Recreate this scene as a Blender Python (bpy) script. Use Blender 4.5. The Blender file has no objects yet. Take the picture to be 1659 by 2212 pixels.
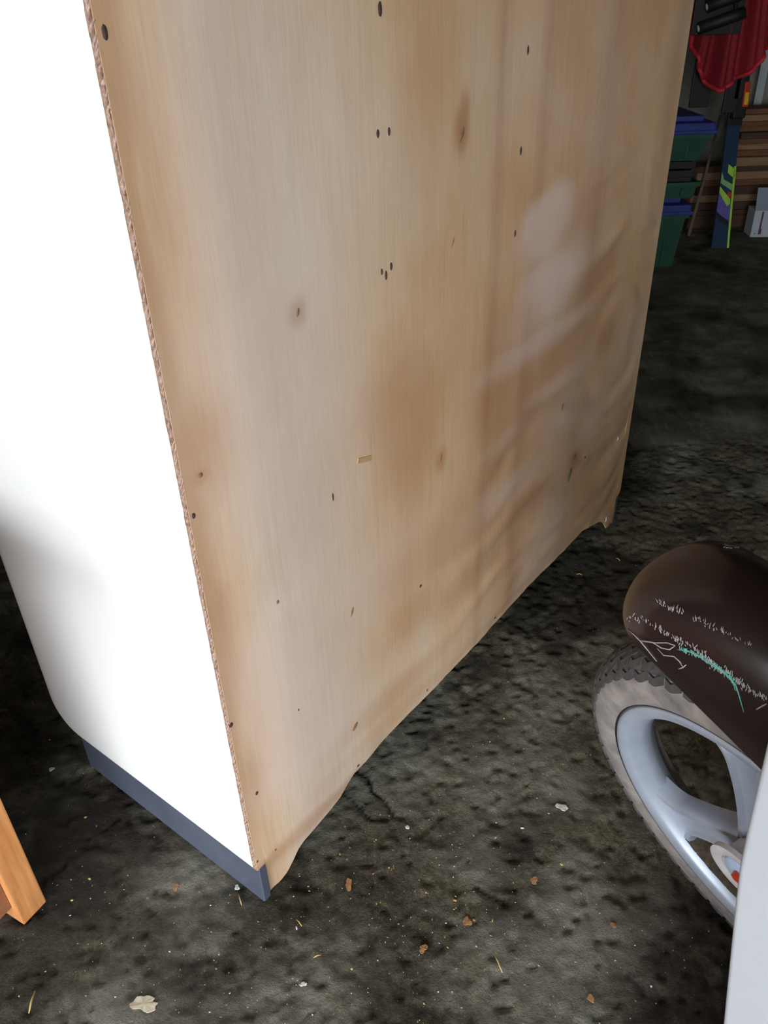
import bpy, bmesh, math, random
import numpy as np
from mathutils import Vector, Matrix

# ------------------------------------------------------------------ camera
W, H = 1659, 2212
F_PX = 1740.0
CAM_H = 1.25
PITCH, ROLL = 0.571931, -0.035837
cp, sp, cr, sr = math.cos(PITCH), math.sin(PITCH), math.cos(ROLL), math.sin(ROLL)
_right, _up0, _fw = np.array([1, 0, 0.]), np.array([0, sp, cp]), np.array([0, cp, -sp])
RC = np.array([cr * _right + sr * _up0, -sr * _right + cr * _up0, -_fw]).T
CAMP = np.array([0, 0, CAM_H])
scene = bpy.context.scene
COL = scene.collection
cd = bpy.data.cameras.new('camera')
cd.sensor_fit = 'VERTICAL'
cd.sensor_height = 36.0
cd.lens = F_PX / H * 36.0
cd.clip_start = 0.02
cam = bpy.data.objects.new('camera', cd)
COL.objects.link(cam)
m4 = Matrix.Identity(4)
for i in range(3):
    for j in range(3):
        m4[i][j] = RC[i, j]
m4[2][3] = CAM_H
cam.matrix_world = m4
scene.camera = cam

# ------------------------------------------------------------------ light
scene.view_settings.view_transform = 'Standard'
scene.view_settings.look = 'None'
scene.view_settings.exposure = 0.0
scene.view_settings.gamma = 1.0
scene.view_settings.use_curve_mapping = False
ROOM = dict(x0=-3.2, x1=3.3, y0=-2.4, y1=5.45, z=2.5)
DOOR = dict(x0=-2.9, x1=0.9, z=2.05)            # open garage door behind the camera
world = bpy.data.worlds.new('daylight')
scene.world = world
world.use_nodes = True
bg = world.node_tree.nodes['Background']
bg.inputs[0].default_value = (0.93, 0.97, 1.0, 1)
bg.inputs[1].default_value = 14.0
pl = bpy.data.lights.new('door_daylight', 'AREA')
pl.shape = 'RECTANGLE'
pl.size = DOOR['x1'] - DOOR['x0']
pl.size_y = DOOR['z']
pl.cycles.is_portal = True
plo = bpy.data.objects.new('door_daylight', pl)
plo.location = ((DOOR['x0'] + DOOR['x1']) / 2, ROOM['y0'] - 0.02, DOOR['z'] / 2)
plo.rotation_euler = (math.radians(90), 0, 0)     # faces +y, into the garage
COL.objects.link(plo)


# ------------------------------------------------------------------ helpers
def ray(px, py):
    return RC @ np.array([px - W / 2, -(py - H / 2), -F_PX])


def ground(px, py, z=0.0):
    d = ray(px, py)
    return CAMP + d * ((z - CAM_H) / d[2])


def onplane(px, py, p0, n):
    d = ray(px, py)
    return CAMP + d * (((np.asarray(p0) - CAMP) @ n) / (d @ n))


def aty(px, py, y):
    d = ray(px, py)
    return CAMP + d * (y / d[1])


def sstep(a, b, x):
    t = np.clip((x - a) / (b - a), 0, 1)
    return t * t * (3 - 2 * t)


_rng = np.random.default_rng(7)
_LAT = _rng.random((257, 257))


def vnoise(x, y, s, o=0):
    x = np.asarray(x) * s + 17.3 * o + 100
    y = np.asarray(y) * s + 9.1 * o + 100
    xi, yi = np.floor(x).astype(int), np.floor(y).astype(int)
    fx, fy = x - xi, y - yi
    fx, fy = fx * fx * (3 - 2 * fx), fy * fy * (3 - 2 * fy)
    g = lambda a, b: _LAT[a % 256, b % 256]
    return (g(xi, yi) * (1 - fx) * (1 - fy) + g(xi + 1, yi) * fx * (1 - fy)
            + g(xi, yi + 1) * (1 - fx) * fy + g(xi + 1, yi + 1) * fx * fy)


def fbm(x, y, s, n=4, o=0):
    a, t, k = 0, 0, 1.0
    for i in range(n):
        a = a + k * vnoise(x, y, s * 2 ** i, o + i)
        t += k
        k *= .5
    return a / t


def new_mat(name):
    m = bpy.data.materials.new(name)
    m.use_nodes = True
    nt = m.node_tree
    return m, nt, nt.nodes['Principled BSDF']


def N(nt, kind, **kw):
    n = nt.nodes.new(kind)
    for k, v in kw.items():
        if k in n.inputs:
            n.inputs[k].default_value = v
        else:
            setattr(n, k, v)
    return n


def ramp(nt, src, stops):
    r = nt.nodes.new('ShaderNodeValToRGB')
    els = r.color_ramp.elements
    while len(els) < len(stops):
        els.new(0.5)
    for e, (p, c) in zip(els, stops):
        e.position = p
        e.color = (*c, 1) if len(c) == 3 else c
    nt.links.new(src, r.inputs[0])
    return r.outputs[0]


def srgb(r, g, b):
    f = lambda c: (c / 255) / 12.92 if c <= 10 else (((c / 255) + .055) / 1.055) ** 2.4
    return (f(r), f(g), f(b))


def mix(nt, fac, a, b, blend='MIX'):
    n = nt.nodes.new('ShaderNodeMix')
    n.data_type = 'RGBA'
    n.blend_type = blend
    for sock, v in ((n.inputs[0], fac), (n.inputs[6], a), (n.inputs[7], b)):
        if hasattr(v, 'is_output'):
            nt.links.new(v, sock)
        elif isinstance(v, (int, float)):
            sock.default_value = v
        else:
            sock.default_value = (*v, 1)
    return n.outputs[2]


def mathn(nt, op, a, b=0.0):
    n = nt.nodes.new('ShaderNodeMath')
    n.operation = op
    for s, v in ((n.inputs[0], a), (n.inputs[1], b)):
        if hasattr(v, 'is_output'):
            nt.links.new(v, s)
        else:
            s.default_value = v
    return n.outputs[0]


def noise(nt, scale, detail=4, rough=.55, vec=None, stretch=None, dist=0.0):
    n = N(nt, 'ShaderNodeTexNoise', Scale=scale, Detail=detail, Roughness=rough, Distortion=dist)
    if vec is None:
        vec = nt.nodes.new('ShaderNodeTexCoord').outputs['Object']
    if stretch:
        mp = nt.nodes.new('ShaderNodeMapping')
        mp.inputs['Scale'].default_value = stretch
        nt.links.new(vec, mp.inputs[0])
        vec = mp.outputs[0]
    nt.links.new(vec, n.inputs['Vector'])
    return n.outputs[0]


def bump(nt, b, h, strength, dist):
    n = N(nt, 'ShaderNodeBump', Strength=strength, Distance=dist)
    nt.links.new(h, n.inputs['Height'])
    nt.links.new(n.outputs[0], b.inputs['Normal'])


def simple(name, c1, c2=None, rough=.5, scale=20, metal=0.0, bumps=0.0, stretch=None, spec=.5, coat=0.0):
    m, nt, b = new_mat(name)
    c2 = c2 or tuple(v * .8 for v in c1)
    n = noise(nt, scale, 5, .6, stretch=stretch)
    nt.links.new(ramp(nt, n, [(.3, c2), (.7, c1)]), b.inputs['Base Color'])
    b.inputs['Roughness'].default_value = rough
    b.inputs['Metallic'].default_value = metal
    b.inputs['Specular IOR Level'].default_value = spec
    b.inputs['Coat Weight'].default_value = coat
    if bumps:
        bump(nt, b, n, bumps, .002)
    return m


def mesh(name, v, f, m=None, parent=None, smooth=False):
    me = bpy.data.meshes.new(name)
    me.from_pydata([tuple(map(float, p)) for p in v], [], [tuple(int(i) for i in q) for q in f])
    if m:
        me.materials.append(m)
    if smooth:
        me.polygons.foreach_set('use_smooth', [True] * len(me.polygons))
    me.update()
    o = bpy.data.objects.new(name, me)
    COL.objects.link(o)
    if parent:
        o.parent = parent
    return o


def from_bm(name, bm, m=None, parent=None, smooth=False):
    bmesh.ops.recalc_face_normals(bm, faces=bm.faces)
    me = bpy.data.meshes.new(name)
    bm.to_mesh(me)
    bm.free()
    if m:
        me.materials.append(m)
    if smooth:
        me.polygons.foreach_set('use_smooth', [True] * len(me.polygons))
    o = bpy.data.objects.new(name, me)
    COL.objects.link(o)
    if parent:
        o.parent = parent
    return o


def grid_faces(nr, nc, wrap_c=False, wrap_r=False):
    F = []
    for i in range(nr if wrap_r else nr - 1):
        for j in range(nc if wrap_c else nc - 1):
            a, b = i, (i + 1) % nr
            c, d = j, (j + 1) % nc
            F.append((a * nc + c, a * nc + d, b * nc + d, b * nc + c))
    return F


def bm_box(bm, lo, hi, bevel=0.0, segs=2, rot=None):
    r = bmesh.ops.create_cube(bm, size=1)
    vs = r['verts']
    for v in vs:
        v.co = Vector([lo[i] + (v.co[i] + .5) * (hi[i] - lo[i]) for i in range(3)])
    if bevel:
        es = list({e for v in vs for e in v.link_edges})
        rr = bmesh.ops.bevel(bm, geom=es, offset=bevel, segments=segs, profile=.6, affect='EDGES')
        vs = list({v for f in rr['faces'] for v in f.verts} | {v for v in vs if v.is_valid})
    if rot is not None:
        for v in vs:
            v.co = rot @ v.co
    return vs


def box(name, lo, hi, m, parent=None, bevel=.003, segs=2):
    bm = bmesh.new()
    bm_box(bm, lo, hi, bevel, segs)
    return from_bm(name, bm, m, parent)


def tube_data(pts, rad, sides=8, closed=False, caps=True):
    pts = [Vector(p) for p in pts]
    n = len(pts)
    rads = rad if hasattr(rad, '__len__') else [rad] * n
    V, Fc = [], []
    prev = None
    for i, p in enumerate(pts):
        t = (pts[(i + 1) % n] - pts[i - 1]) if closed else (pts[min(i + 1, n - 1)] - pts[max(i - 1, 0)])
        t.normalize()
        if prev is None:
            a = t.orthogonal().normalized()
        else:
            a = (prev - t * prev.dot(t)).normalized()
        prev = a
        b = t.cross(a)
        for k in range(sides):
            g = 2 * math.pi * k / sides
            V.append(p + (a * math.cos(g) + b * math.sin(g)) * rads[i])
    Fc = grid_faces(n, sides, True, closed)
    if caps and not closed:
        Fc.append(tuple(range(sides))[::-1])
        Fc.append(tuple((n - 1) * sides + k for k in range(sides)))
    return V, Fc


def tube(name, pts, rad, m, parent=None, sides=10, closed=False):
    V, Fc = tube_data(pts, rad, sides, closed)
    o = mesh(name, V, Fc, m, parent, smooth=True)
    return o


def lathe(name, prof, m, parent=None, segs=96, closed=True, center=(0, 0, 0), smooth=True):
    """profile of (radius, y) turned about the local y axis"""
    V = []
    for k in range(segs):
        a = 2 * math.pi * k / segs
        for r, y in prof:
            V.append((center[0] + r * math.cos(a), center[1] + y, center[2] + r * math.sin(a)))
    n = len(prof)
    Fc = []
    for k in range(segs):
        k2 = (k + 1) % segs
        for j in range(n if closed else n - 1):
            j2 = (j + 1) % n
            Fc.append((k * n + j, k * n + j2, k2 * n + j2, k2 * n + j))
    if not closed:
        Fc.append(tuple(k * n for k in range(segs)))
        Fc.append(tuple(k * n + n - 1 for k in range(segs))[::-1])
    bm = bmesh.new()
    vs = [bm.verts.new(v) for v in V]
    for q in Fc:
        bm.faces.new([vs[i] for i in q])
    o = from_bm(name, bm, m, parent, smooth)
    return o


def autosmooth(o, ang=35):
    o.data.polygons.foreach_set('use_smooth', [True] * len(o.data.polygons))
    o.data.set_sharp_from_angle(angle=math.radians(ang))
    return o


def empty(name, loc=(0, 0, 0), rotz=0.0):
    o = bpy.data.objects.new(name, None)
    o.empty_display_size = .05
    o.location = loc
    o.rotation_euler = (0, 0, rotz)
    COL.objects.link(o)
    return o


def tag(o, label, cat, group=None):
    o['label'] = label
    o['category'] = cat
    if group:
        o['group'] = group
    return o


def structure(o):
    o['kind'] = 'structure'
    return o


# ------------------------------------------------------------------ materials
def floor_material():
    m, nt, b = new_mat('stained_concrete')
    tc = nt.nodes.new('ShaderNodeTexCoord').outputs['Object']
    st = N(nt, 'ShaderNodeAttribute', attribute_name='stain').outputs['Fac']  # stains, plus furniture shade painted in left of the wardrobe
    pa = N(nt, 'ShaderNodeAttribute', attribute_name='pale').outputs['Fac']
    n1 = noise(nt, 9, 8, .65, tc)
    n2 = noise(nt, 150, 6, .72, tc)
    n3 = noise(nt, 420, 3, .6, tc)
    base = ramp(nt, n1, [(.25, srgb(74, 67, 54)), (.5, srgb(106, 100, 83)), (.75, srgb(136, 132, 116))])
    fine = ramp(nt, n2, [(.3, (.38, .36, .33)), (.52, (1, 1, 1)), (.72, (1.5, 1.52, 1.5))])
    col = mix(nt, 1.0, base, fine, 'MULTIPLY')
    grit = ramp(nt, n3, [(.28, (.55, .55, .55)), (.5, (1, 1, 1)), (.78, (1.3, 1.3, 1.3))])
    col = mix(nt, .8, col, grit, 'MULTIPLY')
    col = mix(nt, mathn(nt, 'MULTIPLY', pa, .62), col, srgb(166, 166, 154))
    stain_shade = mathn(nt, 'MULTIPLY', st, .93)
    col = mix(nt, stain_shade, col, srgb(32, 25, 18))
    nt.links.new(col, b.inputs['Base Color'])
    rg = mathn(nt, 'SUBTRACT', .92, mathn(nt, 'MULTIPLY', st, .25))
    nt.links.new(rg, b.inputs['Roughness'])
    b.inputs['Specular IOR Level'].default_value = .25
    hh = mathn(nt, 'ADD', n2, mathn(nt, 'MULTIPLY', n3, .35))
    bump(nt, b, hh, 1.0, .007)
    return m


def ply_material():
    """weathered plywood; object x runs along the panel, z up"""
    m, nt, b = new_mat('plywood')
    tc = nt.nodes.new('ShaderNodeTexCoord').outputs['Object']
    sep = nt.nodes.new('ShaderNodeSeparateXYZ')
    nt.links.new(tc, sep.inputs[0])
    warp = noise(nt, 2.2, 3, .5, tc, (1, 1, .35))
    s = mathn(nt, 'ADD', sep.outputs[0], mathn(nt, 'MULTIPLY', mathn(nt, 'SUBTRACT', warp, .5), .05))
    # veneer sheets and long figure across the width
    bands = ramp(nt, mathn(nt, 'DIVIDE', s, 1.39),
                 [(.0, srgb(196, 164, 132)), (.035, srgb(200, 174, 148)), (.07, srgb(204, 191, 180)), (.15, srgb(204, 191, 179)),
                  (.185, srgb(206, 188, 170)), (.26, srgb(200, 170, 140)), (.36, srgb(197, 164, 130)), (.45, srgb(194, 158, 122)),
                  (.468, srgb(168, 128, 98)), (.49, srgb(194, 158, 124)), (.545, srgb(190, 153, 119)), (.565, srgb(164, 124, 94)),
                  (.60, srgb(187, 151, 120)), (.69, srgb(188, 153, 124)), (.735, srgb(168, 130, 102)), (.78, srgb(186, 147, 112)),
                  (1.0, srgb(182, 142, 102))])
    big = noise(nt, 3.1, 4, .55, tc, (1.1, 1, .8), .6)
    blot = ramp(nt, big, [(.32, srgb(182, 142, 104)), (.5, srgb(200, 168, 134)), (.68, srgb(212, 194, 176))])
    col = mix(nt, .40, bands, blot)
    # streaks of grain, drawn out along z
    g1 = noise(nt, 130, 4, .65, tc, (1, 1, .03))
    g2 = noise(nt, 480, 3, .6, tc, (1, 1, .045))
    gr = ramp(nt, g1, [(.3, (.86, .84, .82)), (.55, (1.0, 1.0, 1.0)), (.75, (1.05, 1.05, 1.06))])
    col = mix(nt, .55, col, gr, 'MULTIPLY')
    gr2 = ramp(nt, g2, [(.3, (.84, .82, .8)), (.55, (1, 1, 1)), (.8, (1.06, 1.06, 1.06))])
    col = mix(nt, .55, col, gr2, 'MULTIPLY')
    # brown water stains and bleached patches that sit on the panel (vertex fields)
    br = N(nt, 'ShaderNodeAttribute', attribute_name='brown').outputs['Fac']
    pk = N(nt, 'ShaderNodeAttribute', attribute_name='pink').outputs['Fac']
    col = mix(nt, mathn(nt, 'MULTIPLY', br, .75), col, srgb(160, 112, 72))
    col = mix(nt, mathn(nt, 'MULTIPLY', pk, .75), col, srgb(206, 184, 176))
    nt.links.new(col, b.inputs['Base Color'])
    b.inputs['Roughness'].default_value = .46
    b.inputs['Specular IOR Level'].default_value = .45
    bump(nt, b, mathn(nt, 'ADD', g2, g1), .12, .0008)
    return m


M = {}
M['floor'] = floor_material()
M['ply'] = ply_material()
M['white_paint'] = simple('white_melamine', (.78, .78, .775), (.76, .76, .76), .38, 3)
M['plinth'] = simple('grey_blue_plinth', srgb(76, 82, 97), srgb(65, 71, 85), .45, 9)
M['cord'] = simple('brown_cord', srgb(186, 160, 146), srgb(118, 88, 76), .85, 210, bumps=.4)
M['chip'] = simple('raw_board_edge', srgb(168, 142, 122), srgb(96, 68, 54), .9, 160, bumps=.5)
M['nail'] = simple('rusty_nail', srgb(78, 62, 54), srgb(52, 38, 32), .6, 200)
M['knot'] = simple('knot_brown', srgb(150, 112, 82), srgb(112, 78, 54), .7, 120)
M['greenish'] = simple('green_scuff', srgb(112, 108, 76), srgb(88, 84, 58), .8, 100)
M['tape'] = simple('old_tape', srgb(182, 146, 104), srgb(170, 134, 92), .6, 80)
M['wall'] = simple('garage_wall', (.26, .25, .22), (.19, .185, .165), .9, 5, bumps=.15)
M['ceiling'] = simple('garage_ceiling', (.20, .195, .185), (.16, .155, .15), .9, 4)
M['drive'] = simple('driveway', (.34, .33, .31), (.26, .25, .24), .95, 6)
M['rubber'] = simple('tyre_rubber', srgb(74, 72, 72), srgb(48, 47, 48), .75, 60, bumps=.2)
M['sidewall'] = simple('dusty_sidewall', srgb(146, 138, 132), srgb(96, 92, 92), .85, 26, bumps=.2)
M['alloy'] = simple('silver_alloy', srgb(176, 184, 198), srgb(160, 168, 184), .42, 14, metal=.35)
M['hubwhite'] = simple('pale_hub', srgb(206, 200, 202), srgb(186, 180, 182), .5, 30)
M['hubblue'] = simple('pale_blue_disc', srgb(186, 204, 232), srgb(170, 190, 222), .35, 30)
M['dirt'] = simple('rim_dirt', srgb(84, 74, 62), srgb(48, 40, 33), .95, 120, bumps=.5)
M['red'] = simple('red_plastic', srgb(196, 60, 40), srgb(170, 46, 30), .4, 30)
M['brownplastic'] = simple('brown_black_plastic', srgb(40, 25, 23), srgb(30, 20, 19), .25, 6, coat=.1)
M['scratch'] = simple('white_scratch', srgb(168, 164, 168), srgb(112, 106, 110), .8, 300)
M['scratch_teal'] = simple('teal_scratch', srgb(110, 170, 158), srgb(80, 136, 126), .8, 300)
M['steel'] = simple('dark_steel', srgb(70, 72, 76), srgb(52, 54, 58), .4, 20, metal=.7)
M['shield'] = simple('white_board_paint', srgb(152, 153, 158), srgb(147, 148, 154), .5, 4)
M['orange_wood'] = simple('orange_pine', srgb(206, 146, 90), srgb(172, 108, 60), .5, 14, stretch=(6, 6, .5), bumps=.1)
M['brown_wood'] = simple('brown_stretcher', srgb(150, 100, 66), srgb(116, 74, 48), .6, 16, stretch=(1, 6, 6))
M['green_tub'] = simple('green_plastic', srgb(20, 73, 53), srgb(15, 62, 45), .5, 10)
M['blue_lid'] = simple('blue_plastic', srgb(42, 58, 134), srgb(33, 47, 117), .45, 10)
M['black'] = simple('black_plastic', srgb(22, 20, 25), srgb(15, 14, 18), .6, 10)
M['navy'] = simple('navy_ski_top', srgb(35, 57, 85), srgb(28, 47, 73), .35, 10)
M['lime'] = simple('lime_print', srgb(170, 220, 80), srgb(150, 200, 66), .4, 30)
M['sage'] = simple('sage_print', srgb(140, 186, 120), srgb(120, 164, 104), .4, 30)
M['purple'] = simple('purple_print', srgb(104, 92, 168), srgb(88, 78, 146), .4, 30)
M['darknavy'] = simple('dark_print', srgb(26, 30, 48), srgb(20, 24, 38), .4, 30)
M['yellow'] = simple('yellow_plastic', srgb(232, 190, 40), srgb(210, 168, 30), .4, 30)
M['redcloth'] = simple('red_cloth', srgb(147, 21, 36), srgb(114, 13, 26), .8, 40, bumps=.2)
M['redhem'] = simple('red_hem', srgb(204, 44, 58), srgb(180, 34, 48), .7, 60)
M['plank_red'] = simple('red_brown_plank', srgb(120, 79, 55), srgb(92, 58, 39), .8, 10, stretch=(.6, 8, 8), bumps=.2)
M['plank_tan'] = simple('tan_plank', srgb(144, 115, 87), srgb(118, 91, 67), .8, 10, stretch=(.6, 8, 8), bumps=.2)
M['plank_dark'] = simple('dark_plank', srgb(79, 55, 37), srgb(60, 41, 29), .8, 10, stretch=(.6, 8, 8), bumps=.2)
M['carton'] = simple('white_carton', srgb(174, 181, 188), srgb(164, 171, 178), .7, 10)
M['carton_grey'] = simple('grey_carton', srgb(140, 148, 164), srgb(122, 130, 146), .7, 10)
M['print_plum'] = simple('plum_print', srgb(96, 56, 92), srgb(84, 46, 80), .7, 30)
M['print_blue'] = simple('blue_grey_print', srgb(120, 136, 160), srgb(108, 124, 148), .7, 30)
M['print_teal'] = simple('teal_print', srgb(70, 150, 150), srgb(60, 136, 136), .7, 30)
M['pale_batten'] = simple('pale_grey_paint', srgb(170, 178, 180), srgb(150, 158, 160), .7, 10)
M['stick'] = simple('bare_stick', srgb(116, 102, 86), srgb(92, 80, 66), .8, 30)
M['chipwhite'] = simple('white_chip', srgb(216, 218, 214), srgb(186, 188, 184), .8, 200)
M['flake'] = simple('paint_flake', srgb(206, 196, 172), srgb(168, 156, 132), .8, 90)
M['leaf'] = simple('dry_leaf', srgb(178, 132, 84), srgb(132, 90, 56), .8, 120)
M['straw'] = simple('straw', srgb(196, 172, 108), srgb(160, 134, 78), .8, 120)

# ------------------------------------------------------------------ room
x0, x1, y0, y1, zc = ROOM['x0'], ROOM['x1'], ROOM['y0'], ROOM['y1'], ROOM['z']


def make_floor():
    xs = np.concatenate([np.arange(x0, -.95, .09), np.arange(-.95, 1.25, .0055), np.arange(1.25, x1 + .04, .045)])
    ys = np.concatenate([np.arange(y0, .3, .12), np.arange(.3, 2.3, .0055), np.arange(2.3, y1 + .04, .04)])
    X, Y = np.meshgrid(xs, ys)
    # broad unevenness, pits and grit
    Z = (fbm(X, Y, 14, 4, 3) - .5) * .006 + (fbm(X, Y, 70, 3, 11) - .5) * .0065
    pit = fbm(X, Y, 55, 2, 21)
    Z -= .005 * sstep(.62, .78, pit)
    near = sstep(-1.1, -.9, X) * (1 - sstep(1.2, 1.4, X)) * sstep(.2, .35, Y) * (1 - sstep(2.2, 2.45, Y))
    Z *= near
    Z -= .0045
    wob = fbm(X, Y, 22, 4, 5)
    wob2 = fbm(X, Y, 8, 4, 31)
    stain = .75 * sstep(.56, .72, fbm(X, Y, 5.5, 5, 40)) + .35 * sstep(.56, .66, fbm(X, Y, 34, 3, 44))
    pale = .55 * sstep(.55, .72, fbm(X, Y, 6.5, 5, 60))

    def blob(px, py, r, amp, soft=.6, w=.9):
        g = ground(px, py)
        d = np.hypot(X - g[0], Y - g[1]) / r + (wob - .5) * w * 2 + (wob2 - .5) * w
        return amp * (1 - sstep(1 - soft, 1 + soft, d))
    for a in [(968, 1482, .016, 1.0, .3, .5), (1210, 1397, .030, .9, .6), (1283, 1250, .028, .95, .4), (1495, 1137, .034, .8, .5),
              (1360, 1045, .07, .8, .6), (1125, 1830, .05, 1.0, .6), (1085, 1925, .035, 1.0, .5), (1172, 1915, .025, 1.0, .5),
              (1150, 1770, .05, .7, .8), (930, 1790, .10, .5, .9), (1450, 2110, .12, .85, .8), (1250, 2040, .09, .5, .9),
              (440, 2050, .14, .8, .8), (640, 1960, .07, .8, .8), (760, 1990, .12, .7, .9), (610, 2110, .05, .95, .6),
              (300, 1770, .13, 1.0, .5, .6), (150, 1820, .15, 1.0, .6, .6), (420, 1790, .07, .9, .7), (60, 1640, .12, .9, .7), (200, 1930, .13, .9, .8), (330, 2010, .10, .85, .8), (900, 2040, .1, .55, .9),  # leftmost blobs: dark stains with furniture shade painted into the floor colour
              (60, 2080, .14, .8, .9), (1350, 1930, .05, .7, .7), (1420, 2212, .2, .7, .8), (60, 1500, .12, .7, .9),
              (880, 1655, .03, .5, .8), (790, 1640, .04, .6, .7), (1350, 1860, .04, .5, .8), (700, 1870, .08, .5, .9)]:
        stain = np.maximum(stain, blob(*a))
    for a in [(420, 1890, .10, .75, .8), (1255, 1960, .09, .8, .8), (880, 1640, .10, .7, .9), (1100, 1640, .14, .55, .9),
              (240, 2190, .07, .8, .8), (640, 2190, .10, .8, .8), (1200, 1690, .05, .8, .8), (1110, 2080, .09, .6, .9),
              (1040, 1880, .06, .6, .8), (1200, 2130, .08, .6, .9), (900, 1480, .08, .5, .9), (1180, 1530, .1, .5, .9),
              (840, 1600, .05, .7, .8)]:
        p = blob(*a)
        pale = np.maximum(pale, p)
        stain = stain * (1 - .75 * p)
    # cracks
    def crack(pts, wd, depth):
        nonlocal Z, stain
        P = [ground(*p)[:2] for p in pts]
        D = np.full(X.shape, 9.0)
        for a, b in zip(P[:-1], P[1:]):
            ab = b - a
            t = np.clip(((X - a[0]) * ab[0] + (Y - a[1]) * ab[1]) / (ab @ ab), 0, 1)
            D = np.minimum(D, np.hypot(X - a[0] - t * ab[0], Y - a[1] - t * ab[1]))
        D = D + (wob - .5) * .006
        k = 1 - sstep(wd * .4, wd * 1.5, D)
        Z = Z - depth * k
        stain = np.maximum(stain, k)
    crack([(765, 1662), (795, 1676), (803, 1705), (835, 1732), (852, 1762)], .0026, .005)
    crack([(735, 1712), (760, 1725), (800, 1770), (832, 1772)], .0012, .002)
    crack([(1030, 1915), (1050, 1930), (1090, 1945)], .0045, .005)
    v = np.stack([X, Y, Z], -1).reshape(-1, 3)
    nr, nc = X.shape
    idx = np.arange(nr * nc).reshape(nr, nc)
    f = np.stack([idx[:-1, :-1], idx[:-1, 1:], idx[1:, 1:], idx[1:, :-1]], -1).reshape(-1, 4)
    me = bpy.data.meshes.new('floor')
    me.vertices.add(len(v))
    me.vertices.foreach_set('co', v.astype(np.float32).ravel())
    me.loops.add(f.size)
    me.loops.foreach_set('vertex_index', f.astype(np.int32).ravel())
    me.polygons.add(len(f))
    me.polygons.foreach_set('loop_start', np.arange(0, f.size, 4, dtype=np.int32))
    me.polygons.foreach_set('use_smooth', np.ones(len(f), dtype=bool))
    me.update(calc_edges=True)
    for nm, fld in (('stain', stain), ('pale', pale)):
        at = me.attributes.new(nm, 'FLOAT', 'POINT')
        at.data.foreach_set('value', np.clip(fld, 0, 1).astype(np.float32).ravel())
    me.materials.append(M['floor'])
    o = bpy.data.objects.new('floor', me)
    COL.objects.link(o)
    return structure(o)


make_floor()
T = .12
structure(box('wall_back', (x0 - T, y1, -.01), (x1 + T, y1 + T, zc), M['wall'], bevel=0))
structure(box('wall_left', (x0 - T, y0, -.01), (x0, y1, zc), M['wall'], bevel=0))
structure(box('wall_right', (x1, y0, -.01), (x1 + T, y1, zc), M['wall'], bevel=0))
bm = bmesh.new()
bm_box(bm, (x0 - T, y0 - T, -.01), (DOOR['x0'], y0, zc))
bm_box(bm, (DOOR['x1'], y0 - T, -.01), (x1 + T, y0, zc))
bm_box(bm, (DOOR['x0'], y0 - T, DOOR['z']), (DOOR['x1'], y0, zc))
structure(from_bm('wall_front', bm, M['wall']))
structure(box('ceiling', (x0 - T, y0 - T, zc), (x1 + T, y1 + T, zc + .1), M['ceiling'], bevel=0))
structure(box('ground', (-9, -14, -.16), (9, y0 - .001, -.012), M['drive'], bevel=0))

# ------------------------------------------------------------------ wardrobe
A = np.array([-.2239, .7722, 0])
AZ = 0.89978
CW, CD, ZB, PD = 1.390, .580, .0865, .471
CH = 1.72
E_ = np.array([math.cos(AZ), math.sin(AZ), 0])       # along the back
Q_ = np.array([-math.sin(AZ), math.cos(AZ), 0])      # into the wardrobe
NB = -Q_


def back(px, py):
    p = onplane(px, py, A, NB) - A
    return float(p @ E_), float(p[2])


ward = empty('wardrobe', A, AZ)
tag(ward, 'tall white wardrobe with a bare plywood back on a grey plinth', 'wardrobe')
PLY_T = .004


def wardrobe_body():
    R = .055      # rounding of the front corners
    yb = .003
    rows = []
    zs = [ZB + .055 * (1 - math.cos(a)) for a in np.linspace(0, math.pi / 2, 8)] + [ZB + .3, ZB + .8, CH]
    ins = [.055 * (1 - math.sin(a)) for a in np.linspace(0, math.pi / 2, 8)] + [0, 0, 0]
    V = []
    n = 0
    for z, i in zip(zs, ins):
        d = CD - i
        r = R
        pts = [(0, yb)]
        for k in range(13):
            a = math.pi / 2 * k / 12
            pts.append((r - r * math.cos(a), d - r + r * math.sin(a)))
        for k in range(13):
            a = math.pi / 2 * k / 12
            pts.append((CW - r + r * math.sin(a), d - r + r * math.cos(a)))
        pts.append((CW, yb))
        n = len(pts)
        V += [(x, y, z) for x, y in pts]
    Fc = grid_faces(len(zs), n, True)
    Fc.append(tuple(range(n)))
    Fc.append(tuple((len(zs) - 1) * n + k for k in range(n))[::-1])
    bm = bmesh.new()
    vs = [bm.verts.new(v) for v in V]
    for q in Fc:
        bm.faces.new([vs[i] for i in q])
    return autosmooth(from_bm('body', bm, M['white_paint'], ward), 40)


wardrobe_body()
# front doors (out of sight, on the far side)
for k in range(2):
    a0 = .06 + k * (CW - .12) / 2 + .002
    d = box('door', (a0, CD, ZB + .06), (a0 + (CW - .12) / 2 - .004, CD + .018, CH - .02), M['white_paint'], ward, .003)
    hx = CW / 2 + (-.05 if k == 0 else .05)
    tube('handle', [(hx, CD + .018, .85), (hx, CD + .045, .86), (hx, CD + .045, .98), (hx, CD + .018, .99)], .005, M['steel'], d, 8)

# plinth: side returns, front board and the short return on the back corner
bm = bmesh.new()
bm_box(bm, (.002, -.0045, -.002), (.0182, PD, ZB), .002, 1)
bm_box(bm, (CW - .022, -.0020, -.002), (CW - .004, PD, ZB), .002, 1)
bm_box(bm, (.0182, PD - .018, -.002), (CW - .022, PD, ZB), .0)
pl_o = from_bm('plinth', bm, M['plinth'], ward)
pl_o['label'] = 'grey blue plinth strip along the floor'

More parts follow.
